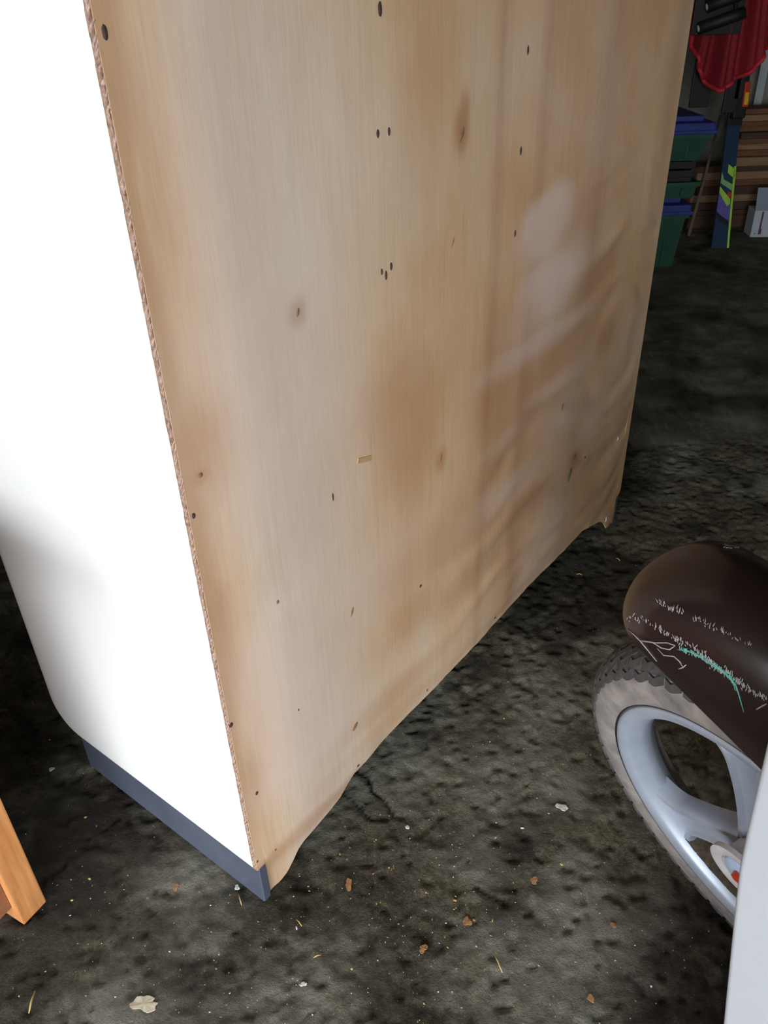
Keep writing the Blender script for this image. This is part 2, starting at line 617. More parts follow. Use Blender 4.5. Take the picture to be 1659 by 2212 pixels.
# plywood back, buckled towards the bottom, with a torn lower edge
prof = [(0.0, .0865), (.017, .0865), (.0190, .003), (.045, .000), (.062, .006), (.080, .024), (.090, .036), (.104, .044), (.165, .053),
        (.200, .060), (.218, .076), (.236, .086), (.30, .0865), (.45, .084), (.62, .083), (.81, .087), (1.04, .089), (1.165, .091),
        (1.215, .078), (1.255, .068), (1.285, .050), (1.300, .026), (1.33, .016), (1.362, .012), (1.3635, .085), (1.385, .090), (1.3885, .100),
        (1.395, .100)]
S = np.unique(np.concatenate([np.linspace(0, CW, 232), [.0168, .0172, .0184, .0191, 1.3622, 1.3638]]))
zb = np.interp(S, [p[0] for p in prof], [p[1] for p in prof])
zb = zb + np.where((S > .22), .0035 * (fbm(S, S * 0, 40, 3, 2) - .5), 0)
NZ = 260
V, br, pk = [], [], []
Ss = np.repeat(S[None], NZ, 0)
tt = np.linspace(0, 1, NZ)[:, None]
Zs = zb[None] + (CH - zb[None]) * tt
kk = .55 * sstep(.85, .25, Zs) * sstep(.25, .75, Ss) + .45 * sstep(1.15, .8, Zs) * sstep(.75, 1.05, Ss)
ph = Zs + .10 * (fbm(Ss, Zs, 3.0, 3, 8) - .5) * 2 - .02 * Ss
wave = (np.sin(ph * 2 * math.pi / .105) * .6 + np.sin(ph * 2 * math.pi / .062 + 5 * Ss) * .35 + np.sin(ph * 2 * math.pi / .19 + 1.3) * .9)
disp = kk * wave * .0027 * (0.5 + fbm(Ss, Zs, 5, 2, 12))
disp += .0012 * np.sin(Ss * 2 * math.pi / .5 + Zs * 2.1) * sstep(.05, .2, Ss)
disp += .004 * (fbm(Ss, Zs, 2.2, 3, 33) - .5) * sstep(.0, .1, Ss)
# broad bulge low on the right, and the foot bent in below the crease
disp -= .006 * sstep(.105, .03, Zs) * sstep(.0, .03, Ss) * (1 - sstep(.25, .30, Ss))
disp -= .004 * sstep(.13, .09, Zs) * sstep(.27, .34, Ss) * (1 - sstep(1.15, 1.2, Ss))
edge_hold = sstep(0, .02, Ss) * sstep(CW, CW - .10, Ss)
disp *= edge_hold
disp += .005 * sstep(0, .12, Ss) * sstep(CW, CW - .12, Ss)
disp = np.where(Zs > ZB + .002, np.maximum(disp, -.003), disp)
lw = fbm(Ss, Zs, 9, 4, 50)


def patch(px, py, rs, rz, amp, soft=.8, tilt=0.0):
    s0, z0 = back(px, py)
    ds, dz = Ss - s0, Zs - z0
    dz = dz - tilt * ds
    d = np.hypot(ds / rs, dz / rz) + (lw - .5) * 1.2
    return amp * (1 - sstep(1 - soft, 1 + soft, d))


brown = np.zeros_like(Ss)
for a in [(870, 910, .07, .12, .6), (1130, 880, .05, .10, .4), (1270, 600, .10, .05, .7), (1220, 740, .12, .04, .6), (1060, 930, .05, .16, .55),
          (1150, 1070, .12, .035, .5), (940, 1180, .12, .05, .45), (1000, 1250, .16, .035, .4), (880, 1330, .10, .05, .5), (420, 950, .04, .06, .6),
          (985, 290, .016, .03, 1.0), (992, 255, .010, .03, .9), (632, 674, .012, .014, .7), (427, 1024, .016, .014, .8), (942, 990, .014, .02, .8), (1231, 990, .03, .03, .9), (1170, 800, .09, .03, .5), (1010, 1130, .08, .04, .45), (860, 1480, .14, .03, .45), (1300, 720, .05, .04, .5),
          (330, 420, .02, .08, .3), (1240, 480, .08, .05, .4), (900, 300, .05, .2, .2), (540, 1680, .02, .06, .5), (480, 1400, .02, .12, .4), (820, 1560, .15, .02, .35)]:
    brown = np.maximum(brown, patch(*a))
# brown margin along the left edge
mg = (1 - sstep(.006, .035, Ss + (lw - .5) * .05)) * .5
brown = np.maximum(brown, mg * sstep(.12, .3, Zs))
brown = np.maximum(brown, .55 * sstep(.112, .085, Zs + (lw - .5) * .03) * (1 - sstep(.24, .28, Ss)) * sstep(.045, .075, Zs))
pink = np.zeros_like(Ss)
for a in [(1175, 475, .09, .06, .9, .4), (1190, 605, .10, .055, .9, .5), (1230, 560, .05, .05, .6), (1150, 740, .16, .022, .7), (1140, 690, .08, .03, .4),
          (1190, 830, .10, .02, .5), (1080, 950, .1, .02, .4), (1080, 1060, .14, .03, .5), (1200, 900, .07, .04, .5), (600, 1480, .10, .16, .55),
          (620, 1640, .12, .05, .5), (560, 800, .14, .22, .45), (470, 560, .07, .25, .35), (650, 1080, .10, .14, .35), (1270, 900, .04, .05, .5), (790, 1250, .12, .08, .3)]:
    pink = np.maximum(pink, patch(*a))
pink *= (1 - brown * .6)
front = np.stack([Ss, -PLY_T - disp, Zs], -1)
backv = np.stack([Ss, np.zeros_like(Ss) + .001 - np.minimum(disp, 0) * 0, Zs], -1)
backv[..., 1] = np.maximum(front[..., 1] + .0035, -.0005 + 0 * Ss) * 0 + front[..., 1] + .0035
nS = len(S)
Vall = np.concatenate([front.reshape(-1, 3), backv.reshape(-1, 3)])
F1 = grid_faces(NZ, nS)
o2 = NZ * nS
F2 = [(a + o2, d + o2, c + o2, b + o2) for a, b, c, d in F1]
Fr = []
rim = [j for j in range(nS)] + [i * nS + nS - 1 for i in range(1, NZ)] + [(NZ - 1) * nS + j for j in range(nS - 2, -1, -1)] + [i * nS for i in range(NZ - 2, 0, -1)]
for a, b in zip(rim, rim[1:] + rim[:1]):
    Fr.append((b, a, a + o2, b + o2))
ply = mesh('back_panel', Vall, F1 + F2 + Fr, M['ply'], ward)
ply['label'] = 'bare plywood back with buckled stained lower half'
autosmooth(ply, 40)
for nm, fld in (('brown', brown), ('pink', pink)):
    at = ply.data.attributes.new(nm, 'FLOAT', 'POINT')
    at.data.foreach_set('value', np.clip(np.concatenate([fld.ravel()] * 2), 0, 1).astype(np.float32))


def ply_front(s, z):
    j = int(np.argmin(abs(S - s)))
    i = int(np.argmin(abs(Zs[:, j] - z)))
    return float(front[i, j, 1])


# nail heads and knots
def spot(name, px, py, ws, hz, m, tilt=0.0, depth=.0009):
    s, z = back(px, py)
    y = ply_front(s, z)
    V = [(0, -depth, 0)]
    k = 12
    rr = random.Random(px * 7 + py)
    for ring, (q, d) in enumerate(((.6, depth * .8), (1.0, -.0004))):
        for i in range(k):
            a = 2 * math.pi * i / k
            g = q * (1 + rr.uniform(-.12, .12))
            x_, z_ = ws * g * math.cos(a), hz * g * math.sin(a)
            V.append((x_ * math.cos(tilt) + z_ * math.sin(tilt), -d, -x_ * math.sin(tilt) + z_ * math.cos(tilt)))
    Fc = [(0, 1 + i, 1 + (i + 1) % k) for i in range(k)]
    Fc += [(1 + i, 1 + k + i, 1 + k + (i + 1) % k, 1 + (i + 1) % k) for i in range(k)]
    o = mesh(name, V, Fc, m, ply, True)
    o.location = (s, y, z)
    return o


for px, py, w_, h_ in [(220, 70, .0035, .007), (806, 20, .0045, .009), (802, 287, .0035, .006), (826, 283, .003, .006), (813, 585, .0025, .005),
                       (833, 573, .003, .006), (822, 592, .003, .007), (1130, 108, .0035, .008), (1115, 325, .0032, .008), (1103, 503, .003, .007),
                       (413, 1112, .003, .005), (495, 1563, .004, .005), (550, 1710, .003, .005), (710, 1070, .0018, .008), (1066, 1333, .005, .003),
                       (918, 1488, .003, .003), (765, 1649, .004, .003), (634, 1527, .0015, .003), (900, 1262, .004, .004), (552, 1858, .002, .003),
                       (590, 1832, .002, .002), (1254, 985, .004, .003)]:
    spot('nail_head', px, py, w_, h_, M['nail'])
for px, py, w_, h_, t in [(985, 290, .005, .012, .5), (942, 986, .003, .009, .35), (1231, 985, .010, .008, .3), (632, 672, .003, .006, .3),
                          (427, 1024, .004, .004, .5), (966, 522, .002, .009, .5), (752, 1318, .003, .010, .4), (589, 1295, .003, .004, 0),
                          (758, 1565, .006, .010, .9), (1206, 880, .004, .012, .5)]:
    spot('knot', px, py, w_, h_, M['knot'], t)
spot('green_scuff', 1224, 1012, .008, .030, M['greenish'], .25, .0006)
(sa_, za_), (sb_, zb_) = back(764, 993), back(793, 986)
tp = box('tape_scrap', (-.5 * math.hypot(sb_ - sa_, zb_ - za_), -.0005, -.004), (.5 * math.hypot(sb_ - sa_, zb_ - za_), .0005, .004), M['tape'], ply, 0)
tp.location = ((sa_ + sb_) / 2, ply_front((sa_ + sb_) / 2, (za_ + zb_) / 2) - .0004, (za_ + zb_) / 2)
tp.rotation_euler = (0, -math.atan2(zb_ - za_, sb_ - sa_), 0)
# curled splinters at the far foot
for px, py, l_ in [(1300, 1125, .02), (1330, 950, .012)]:
    s_, z_ = back(px, py)
    tube('splinter', [(s_, ply_front(s_, z_) - .001, z_), (s_ - .3 * l_, ply_front(s_, z_) - .005, z_ + .5 * l_), (s_ - .2 * l_, ply_front(s_, z_) - .003, z_ + l_)],
         [.0016, .0012, .0004], M['chipwhite'], ply, 6)

# twisted cord-like raw edge between the white side and the plywood
VV, FF = [], []
zt = np.arange(ZB + .004, CH, .0022)
for st in range(3):
    pts = []
    for z in zt:
        a = 2 * math.pi * (z / .024 + st / 3) + .9 * math.sin(z * 31 + st) + .5 * math.sin(z * 97 + 2 * st)
        rr = .0019 * (1 + .15 * math.sin(z * 47 + st) + .1 * math.sin(z * 133 + 2 * st))
        pts.append((.0005 + rr * math.cos(a), -.0005 + rr * math.sin(a), z))
    v, f_ = tube_data(pts, .0015, 6)
    o_ = len(VV)
    VV += v
    FF += [tuple(i + o_ for i in q) for q in f_]
ec = mesh('edge_cord', VV, FF, M['cord'], ward, True)
ec['label'] = 'braided brown cord edge beside the plywood'
# raw chipboard core showing next to the cord
bm = bmesh.new()
rr = random.Random(4)
z = ZB + .002
while z < CH - .02:
    hgt = rr.uniform(.008, .02)
    bm_box(bm, (-.0012 - rr.uniform(0, .0006), -.003, z), (.004, .004, min(z + hgt, CH)))
    z += hgt
from_bm('raw_edge', bm, M['chip'], ward)

# ------------------------------------------------------------------ wooden leg at the left, unseen chest body added for shade
tab = empty('leg_and_shade_chest', (-.606, .746, 0), math.radians(60))
tag(tab, 'orange wooden leg and low rail at the lower left edge, with an unseen chest body added for shade', 'furniture')
# local x points to 60 deg, y to 150 deg; visible leg occupies x 0..0.046, y 0..0.052
LX, LY, TZ = -.80, .44, .615
for ax, ay in ((0, 0), (LX, 0), (0, LY), (LX, LY)):
    box('leg', (ax, ay, -.001), (ax + .046, ay + .052, TZ), M['orange_wood'], tab, .0025)
for ay in (.012, LY + .014):
    box('side_panel', (LX + .046, ay, .040), (0, ay + .026, TZ), M['brown_wood'], tab, .002)  # low edge shows as the rail; solid height added to cast shade
box('end_panel', (.012, .052, .040), (.034, LY, TZ), M['brown_wood'], tab, .002)
for k in range(3):
    z0_ = .05 + k * .19
    d = box('drawer', (LX + .004, .056, z0_), (LX + .026, LY - .004, z0_ + .18), M['orange_wood'], tab, .003)
    for q in (.30, .70):
        yk = .052 + (LY - .052) * q
        tube('knob', [(LX + .004, yk, z0_ + .09), (LX - .012, yk, z0_ + .09), (LX - .02, yk, z0_ + .09)], [.006, .008, .014], M['brown_wood'], d, 10)
box('top', (LX - .03, -.135, TZ), (.030, LY + .052 + .005, TZ + .026), M['orange_wood'], tab, .006)  # unseen top, overhang shaped to shade the wardrobe side

# ------------------------------------------------------------------ moped front end
th, ln = 2.1108, .2914
U_ = np.array([math.cos(th), math.sin(th), 0])
W_ = np.array([-math.sin(th) * math.sin(ln), math.cos(th) * math.sin(ln), math.cos(ln)])
Y_ = np.cross(W_, U_)
WC = np.array([.4656, .625, .291])
RT = .314                       # tyre radius
base = WC - W_ * RT
moped = empty('moped')
mm = Matrix.Identity(4)
for i in range(3):
    mm[i][0], mm[i][1], mm[i][2], mm[i][3] = U_[i], Y_[i], W_[i], base[i]
moped.matrix_world = mm
tag(moped, 'leaning moped front wheel with silver spokes under a scratched brown black mudguard', 'moped')
CC = (0, 0, RT)
MID = -.036
RR = .2394


def ycirc(a0, a1, n, r0, y0_, rr_, ry):
    return [(r0 + rr_ * math.sin(a), y0_ + ry * math.cos(a)) for a in np.linspace(a0, a1, n)]


# tyre carcass: section from bead to bead (radius, y)
sec = [(.236, -.002), (.243, .003), (.256, .006), (.270, .006), (.282, .003), (.293, -.004), (.301, -.013), (.3065, -.023), (.3085, MID),
       (.3065, 2 * MID + .023), (.301, 2 * MID + .013), (.293, 2 * MID + .004), (.282, 2 * MID - .003), (.270, 2 * MID - .006), (.256, 2 * MID - .006),
       (.243, 2 * MID - .003), (.236, 2 * MID + .002), (.232, MID)]
tyre = lathe('tyre', sec, M['sidewall'], moped, 120, True, CC)
# tread: overlapping arrow-headed blocks
PS = np.array(sec[4:13])
arc = np.concatenate([[0], np.cumsum(np.hypot(*np.diff(PS, axis=0).T))])
AL = arc[-1]


def tread_pt(phi, t, lift):
    """t across the tread 0..1 from the near shoulder"""
    r = np.interp(t * AL, arc, PS[:, 0])
    y = np.interp(t * AL, arc, PS[:, 1])
    k = min(max(t, 0), 1)
    nr_, ny_ = math.sin(math.pi * (.12 + .76 * k)), math.cos(math.pi * (.12 + .76 * k))
    r += lift * nr_
    y += lift * ny_
    return (r * math.cos(phi), y, RT + r * math.sin(phi))


NBK = 58
rows = [(.02 + .16 * k, .02 + .16 * (k + 1)) for k in range(6)]
TV, TF = [], []
for k in range(NBK):
    for ri, (t0, t1) in enumerate(rows):
        p0 = 2 * math.pi * (k + (.5 if ri % 2 else 0)) / NBK
        pw = 2 * math.pi / NBK
        g = .07
        tip = .45 * (t1 - t0)
        poly = [(g, t0 + .10 * tip), (.36, t0 - tip * .62), (.62, t0 - tip * .18), (1 - g, t0 + .30 * tip), (1 - g, t1 - tip * .05 - .016), (.62, t1 - tip * .62 - .02), (.36, t1 - tip * .95 - .02), (g, t1 - tip * .35 - .016)]
        b0 = len(TV)
        for lift in (-.002, .0034):
            sh = .0 if lift < 0 else .02
            for q, (aa, t) in enumerate(poly):
                aa2 = aa + (sh if aa < .5 else -sh)
                TV.append(tread_pt(p0 + aa2 * pw, t, lift))
        m_ = len(poly)
        TF.append(tuple(b0 + m_ + i for i in range(m_)))
        for i in range(m_):
            j = (i + 1) % m_
            TF.append((b0 + i, b0 + j, b0 + m_ + j, b0 + m_ + i))
bm = bmesh.new()
vs = [bm.verts.new(v) for v in TV]
for q in TF:
    bm.faces.new([vs[i] for i in q])
trd = from_bm('tread', bm, M['rubber'], tyre)
trd['label'] = 'black tread of arrow-headed rubber blocks'
# dark band under the blocks
sec2 = [(r_ + .0007 * 1, y_ * 1.0) for r_, y_ in sec[5:12]]
lathe('tread_base', [(r_ + .0008, y_ + (.0008 if y_ > MID else -.0008)) for r_, y_ in sec[5:12]] + [(.29, MID)], M['rubber'], tyre, 120, True, CC)

# alloy rim
rimp = [(.240, .001), (.2375, .0045), (.232, .0045), (.222, .002), (.216, -.003), (.2135, -.010), (.2095, -.016), (.2085, -.034), (.2130, -.040), (.2170, -.050),
        (.236, -.060), (.240, -.056), (.232, -.050), (.226, MID), (.232, -.012)]
rim = lathe('rim', rimp, M['alloy'], moped, 120, True, CC)
# groove line on the lip
lathe('rim_groove', [(.2405, .0015), (.2415, .0032), (.2430, .0032), (.2435, .0015)], M['steel'], rim, 120, True, CC)
V, Fc = [], []
for k in range(41):
    a = math.radians(-52 - 92 * k / 40)
    for r_, y_ in ((.2128, -.0105), (.2080, -.0165), (.2068, -.034), (.2075, -.0385)):
        r2 = r_ - .0006 + .0012 * math.sin(k * 1.7 + y_ * 900)
        V.append((r2 * math.cos(a), y_, RT + r2 * math.sin(a)))
drt = mesh('rim_dirt', V, grid_faces(41, 4), M['dirt'], rim, True)
drt['label'] = 'brown dirt lying in the bottom of the rim'
# three spokes, each with a raised double ridge
for a_deg in (-41, 79, 199):
    a = math.radians(a_deg)
    ca, sa = math.cos(a), math.sin(a)
    V = []
    stations = np.linspace(.018, .212, 22)
    secs = [(-1, -.042), (-1, -.018), (-.88, -.012), (-.66, -.011), (-.54, -.017), (-.10, -.019), (.10, -.019), (.54, -.017), (.66, -.011), (.88, -.012), (1, -.018), (1, -.042)]
    for r_ in stations:
        t = (r_ - .018) / .194
        hw = .031 - .007 * math.sin(math.pi * min(t * 1.05, 1)) + .030 * max(0, (t - .76) / .24) ** 2.4
        for q, y_ in secs:
            lat = q * hw
            yy = y_ + .008 * (1 - t) ** 2
            if y_ < -.04:
                yy = y_
            V.append((r_ * ca - lat * sa, yy, RT + r_ * sa + lat * ca))
    n_ = len(secs)
    Fc = grid_faces(len(stations), n_, True)
    Fc += [tuple(range(n_)), tuple((len(stations) - 1) * n_ + k for k in range(n_))[::-1]]
    bm = bmesh.new()
    vs = [bm.verts.new(v) for v in V]
    for q in Fc:
        bm.faces.new([vs[i] for i in q])
    autosmooth(from_bm('spoke', bm, M['alloy'], rim), 40)
hub = lathe('hub', [(.030, -.072), (.030, .000), (.034, .020), (.0455, .024), (.0455, .031), (.036, .033), (.029, .030), (.027, .022), (.001, .022), (.001, -.072)], M['hubwhite'], moped, 56, True, CC)
autosmooth(hub, 40)
lathe('hub_disc', [(.027, .0235), (.024, .030), (.010, .031), (.001, .031), (.001, .0235)], M['hubblue'], hub, 40, True, CC)
lathe('axle_nut', [(.008, .0312), (.0075, .038), (.001, .039), (.001, .0312)], M['red'], hub, 6, True, CC, False)
# fork legs run up and back, out of the picture
fk = math.radians(112)
for s_ in (-.105,):
    top = (.50 * math.cos(fk), s_ * .9, RT + .50 * math.sin(fk))
    tube('fork_leg', [(0.0, s_, RT), (.25 * math.cos(fk), s_, RT + .25 * math.sin(fk)), top], .013, M['steel'], moped, 12)
tube('axle', [(0, .028, RT), (0, -.115, RT)], .006, M['steel'], moped, 10)
tube('fork_bridge', [(.50 * math.cos(fk), MID - .02, RT + .50 * math.sin(fk)), (.50 * math.cos(fk), -.100, RT + .50 * math.sin(fk))], .016, M['steel'], moped, 12)
tube('steering_tube', [(.50 * math.cos(fk), MID, RT + .50 * math.sin(fk)), (.80 * math.cos(fk), MID, RT + .80 * math.sin(fk))], .018, M['steel'], moped, 12)

# mudguard shell
FP = dict(nx=.2041, ny=-.0523, nz=.3697, Wm=.0811, a=.0641, Hm=.1305, b=.1874, tilt=.3683, pw=.8321, dy=-.0151)


def fend(l, t, off=0.0):
    p = FP
    wd = p['Wm'] * math.sqrt(max(0, 1 - (1 - min(l / p['a'], 1)) ** 2))
    hh = p['Hm'] * math.sqrt(max(0, 1 - (1 - min(l / p['b'], 1)) ** 2))
    c, s = math.cos(t), math.sin(t)
    y = p['ny'] + p['dy'] * l + (wd - off) * math.copysign(abs(c) ** p['pw'], c)
    k = (hh - off) * abs(s) ** p['pw'] if hh > off else 0
    x = p['nx'] - l * math.cos(p['tilt']) - k * math.sin(p['tilt']) - off
    z = p['nz'] - l * math.sin(p['tilt']) + k * math.cos(p['tilt'])
    return Vector((x, y, RT + z))


ls = [.42 * (i / 46) ** 1.9 for i in range(47)]
ts = [math.pi * i / 40 for i in range(41)]
V = [fend(l, t) for l in ls for t in ts] + [fend(l, t, .003) for l in ls for t in ts]
F1 = grid_faces(len(ls), len(ts))
o2 = len(ls) * len(ts)
nT = len(ts)
Fc = F1 + [(a + o2, d + o2, c + o2, b + o2) for a, b, c, d in F1]
rimi = [i * nT for i in range(len(ls))] + [(len(ls) - 1) * nT + j for j in range(1, nT)] + [i * nT + nT - 1 for i in range(len(ls) - 2, -1, -1)]
for a, b in zip(rimi[:-1], rimi[1:]):
    Fc.append((b, a, a + o2, b + o2))
fen = mesh('mudguard', V, Fc, M['brownplastic'], moped)
bm = bmesh.new()
bm.from_mesh(fen.data)
bmesh.ops.remove_doubles(bm, verts=bm.verts, dist=1e-5)
bmesh.ops.recalc_face_normals(bm, faces=bm.faces)
bm.to_mesh(fen.data)
bm.free()
autosmooth(fen, 50)
fen['label'] = 'glossy brown black mudguard with white and teal scrapes'
bpy.context.view_layer.update()
# scratches: strands lying on the shell, found by casting the picture rays onto it
from mathutils.bvhtree import BVHTree
bvh = BVHTree.FromPolygons([v.co for v in fen.data.vertices], [tuple(p.vertices) for p in fen.data.polygons])
inv = moped.matrix_world.inverted()
LO = inv @ Vector(CAMP)


def hit(px, py, lift=.0008):
    d = (inv.to_3x3() @ Vector(ray(px, py))).normalized()
    h_, n_, i_, _ = bvh.ray_cast(LO, d)
    if h_ is None:
        return None
    return h_ + (n_ if n_.dot(d) < 0 else -n_) * lift


def scratch_line(paths, rad, m, name):
    VV, FF = [], []
    for path in paths:
        if name == 'long_scratch':
            VV, FF = [], []
        pts = [p for p in (hit(*q) for q in path) if p is not None]
        if len(pts) < 2:
            continue
        nn = len(pts)
        v, f_ = tube_data(pts, [rad * (.35 + .65 * math.sin(math.pi * (i + .5) / nn)) for i in range(nn)], 5)
        o_ = len(VV)
        VV += v
        FF += [tuple(i + o_ for i in q) for q in f_]
        if name == 'long_scratch':
            mesh(name, VV, FF, m, fen, True)
    if VV and name != 'long_scratch':
        mesh(name, VV, FF, m, fen, True)['kind'] = 'stuff'


rs = random.Random(11)


def scuff(path, spread, count, lmin, lmax, ang=(60, 120)):
    """short strokes strewn across a line in the picture"""
    seg = []
    tot = len(path) - 1
    for i in range(count):
        t = rs.random() * tot
        k = min(int(t), tot - 1)
        u_ = t - k
        x = path[k][0] + (path[k + 1][0] - path[k][0]) * u_ + rs.gauss(0, spread)
        y = path[k][1] + (path[k + 1][1] - path[k][1]) * u_ + rs.gauss(0, spread)
        a = math.radians(rs.uniform(*ang))
        l = rs.uniform(lmin, lmax)
        seg.append([(x, y), (x + l * .5 * math.cos(a), y - l * .5 * math.sin(a)), (x + l * math.cos(a) + rs.uniform(-1, 1), y - l * math.sin(a))])
    return seg


z3 = lambda L_: [(1250 + a / 4.056, 1130 + b / 4.056) for a, b in L_]
scratch_line(scuff(z3([(420, 830), (560, 850), (680, 920), (800, 990), (880, 1040)]), 3, 60, 3, 9), .0005, M['scratch'], 'scuff_marks')
scratch_line(scuff(z3([(690, 680), (800, 760), (940, 800)]), 2.5, 26, 3, 12), .0005, M['scratch'], 'scuff_marks')
scratch_line(scuff(z3([(980, 840), (1080, 860), (1170, 920), (1300, 970), (1420, 1040), (1520, 1090)]), 2.5, 44, 3, 9), .0005, M['scratch'], 'scuff_marks')
scratch_line(scuff(z3([(860, 1030), (1000, 1090), (1110, 1180), (1230, 1290), (1340, 1330), (1440, 1430), (1560, 1500), (1650, 1540)]), 3.5, 150, 4, 10), .00055, M['scratch'], 'scuff_marks')
scratch_line(scuff(z3([(1220, 205), (1330, 215), (1420, 215)]), 2, 16, 5, 12, (0, 25)), .0006, M['scratch'], 'scuff_marks')
scratch_line([z3([(530, 1020), (650, 1040), (730, 1090), (800, 1105), (845, 1075)]), z3([(540, 1030), (680, 1045), (780, 1045), (850, 1070)]),
              z3([(430, 925), (490, 975), (545, 1030), (610, 1110), (690, 1210)]), z3([(690, 1090), (750, 1155), (840, 1165), (890, 1210), (915, 1255)]),
              z3([(880, 1275), (915, 1262), (945, 1238)]), z3([(380, 780), (390, 860), (412, 920)]), z3([(1560, 1630), (1610, 1600), (1650, 1580)])],
             .0009, M['scratch'], 'long_scratch')
scratch_line([z3([(870, 1105), (960, 1120), (1040, 1150), (1110, 1200), (1190, 1250), (1260, 1290), (1330, 1350), (1380, 1420), (1405, 1490), (1425, 1560), (1450, 1650)]),
              z3([(1120, 1200), (1200, 1240), (1280, 1300), (1340, 1370), (1385, 1430)])], .0011, M['scratch_teal'], 'long_scratch')
scratch_line(scuff(z3([(900, 1110), (1060, 1170), (1200, 1260), (1330, 1350), (1390, 1450)]), 2.6, 130, 3, 9), .0005, M['scratch_teal'], 'scuff_marks')

# ------------------------------------------------------------------ white panel, near right
PN = np.array([-.55, -.835, 0])
PN /= np.linalg.norm(PN)
PP = -PN * .50                                  # 0.5 m in front of the camera, upright
PT = np.array([-PN[1], PN[0], 0])               # along the panel
PT = PT if PT[0] > 0 else -PT
edge = []
for p in [(1700, 1400), (1676, 1520), (1657, 1610), (1638, 1690), (1616, 1785), (1597, 1875), (1586, 1970), (1577, 2060), (1569, 2140), (1562, 2212), (1555, 2300)]:
    q = onplane(*p, PP, PN)
    edge.append((float((q - PP) @ PT), float(q[2])))
ez = edge[-1][1]
edge += [(edge[-1][0] - .004, ez * .5), (edge[-1][0] - .004, .0)]
xr = edge[0][0] + .34
poly = [(xr, edge[0][1] + .02), (edge[0][0] + .03, edge[0][1] + .02)] + edge + [(xr, 0)]
bm = bmesh.new()
vf = [bm.verts.new((a, 0, b)) for a, b in poly]
bm.faces.new(vf)
ex = bmesh.ops.extrude_face_region(bm, geom=list(bm.faces))
for v in [g for g in ex['geom'] if isinstance(g, bmesh.types.BMVert)]:
    v.co.y += .014
bmesh.ops.recalc_face_normals(bm, faces=bm.faces)
bmesh.ops.bevel(bm, geom=[e for e in bm.edges if abs(e.verts[0].co.y - e.verts[1].co.y) < 1e-6], offset=.004, segments=3, profile=.5, affect='EDGES')
wp = autosmooth(from_bm('standing_board', bm, M['shield']), 40)
wp.location = PP
wp.rotation_euler = (0, 0, math.atan2(PT[1], PT[0]))
tag(wp, 'smooth white upright board with a curved edge at the bottom right corner', 'board')

# ------------------------------------------------------------------ things at the back of the garage
YT = 4.22


def tub(name, label, xr_b, xr_t, z0, z1, wdt, y_front, dep, m, lid=None, group='storage tubs behind the wardrobe'):
    """open tapered plastic tub; right front corner given at base and top"""
    t = empty(name, (xr_b - wdt / 2, y_front + dep / 2, z0))
    tag(t, label, 'storage box', group)
    fl = xr_t - xr_b
    hgt = z1 - z0
    hb = hgt - (.075 if lid else 0)
    bm = bmesh.new()
    w0, w1 = wdt / 2, wdt / 2 + fl
    d0, d1 = dep / 2, dep / 2 + fl * .5
    lv = [(w0, d0, 0), (w1, d1, hb), (w1 + .012, d1 + .012, hb), (w1 + .012, d1 + .012, hb - .02), (w1 + .009, d1 + .009, hb - .02)]
    ring = []
    for w_, d_, z_ in lv[:3]:
        ring.append([bm.verts.new((sx * w_, sy * d_, z_)) for sx, sy in ((-1, -1), (1, -1), (1, 1), (-1, 1))])
    ring.append([bm.verts.new((sx * (w1 + .012), sy * (d1 + .012), hb - .018)) for sx, sy in ((-1, -1), (1, -1), (1, 1), (-1, 1))])
    ins = [[bm.verts.new((sx * (w1 - .004), sy * (d1 - .004), hb)) for sx, sy in ((-1, -1), (1, -1), (1, 1), (-1, 1))],
           [bm.verts.new((sx * (w0 - .004), sy * (d0 - .004), .005)) for sx, sy in ((-1, -1), (1, -1), (1, 1), (-1, 1))]]
    for k in range(4):
        j = (k + 1) % 4
        bm.faces.new((ring[0][k], ring[0][j], ring[1][j], ring[1][k]))
        bm.faces.new((ring[1][k], ring[1][j], ring[3][j], ring[3][k]))
        bm.faces.new((ring[3][k], ring[3][j], ring[2][j], ring[2][k]))
        bm.faces.new((ring[2][k], ring[2][j], ins[0][j], ins[0][k]))
        bm.faces.new((ins[0][k], ins[0][j], ins[1][j], ins[1][k]))
    bm.faces.new(ring[0])
    bm.faces.new(ins[1])
    from_bm('body', bm, m, t)
    for k in range(3):
        xx = -w0 + w0 * 2 * (k + .5) / 3
        box('rib', (xx - .008, -d0 - .010, .01), (xx + .008, -d0 + .004, hb - .03), m, t, .002, 1)
    if lid:
        l_ = box('lid', (-w1 - .018, -d1 - .018, hb), (w1 + .018, d1 + .018, hb + .05), lid, t, .012)
        box('lid_rim', (-w1 - .026, -d1 - .026, hb), (w1 + .026, d1 + .026, hb + .018), lid, l_, .005)
        box('lid_panel', (-w1 + .03, -d1 + .03, hb + .05), (w1 - .03, d1 - .03, hb + .075), lid, l_, .006)
    return t


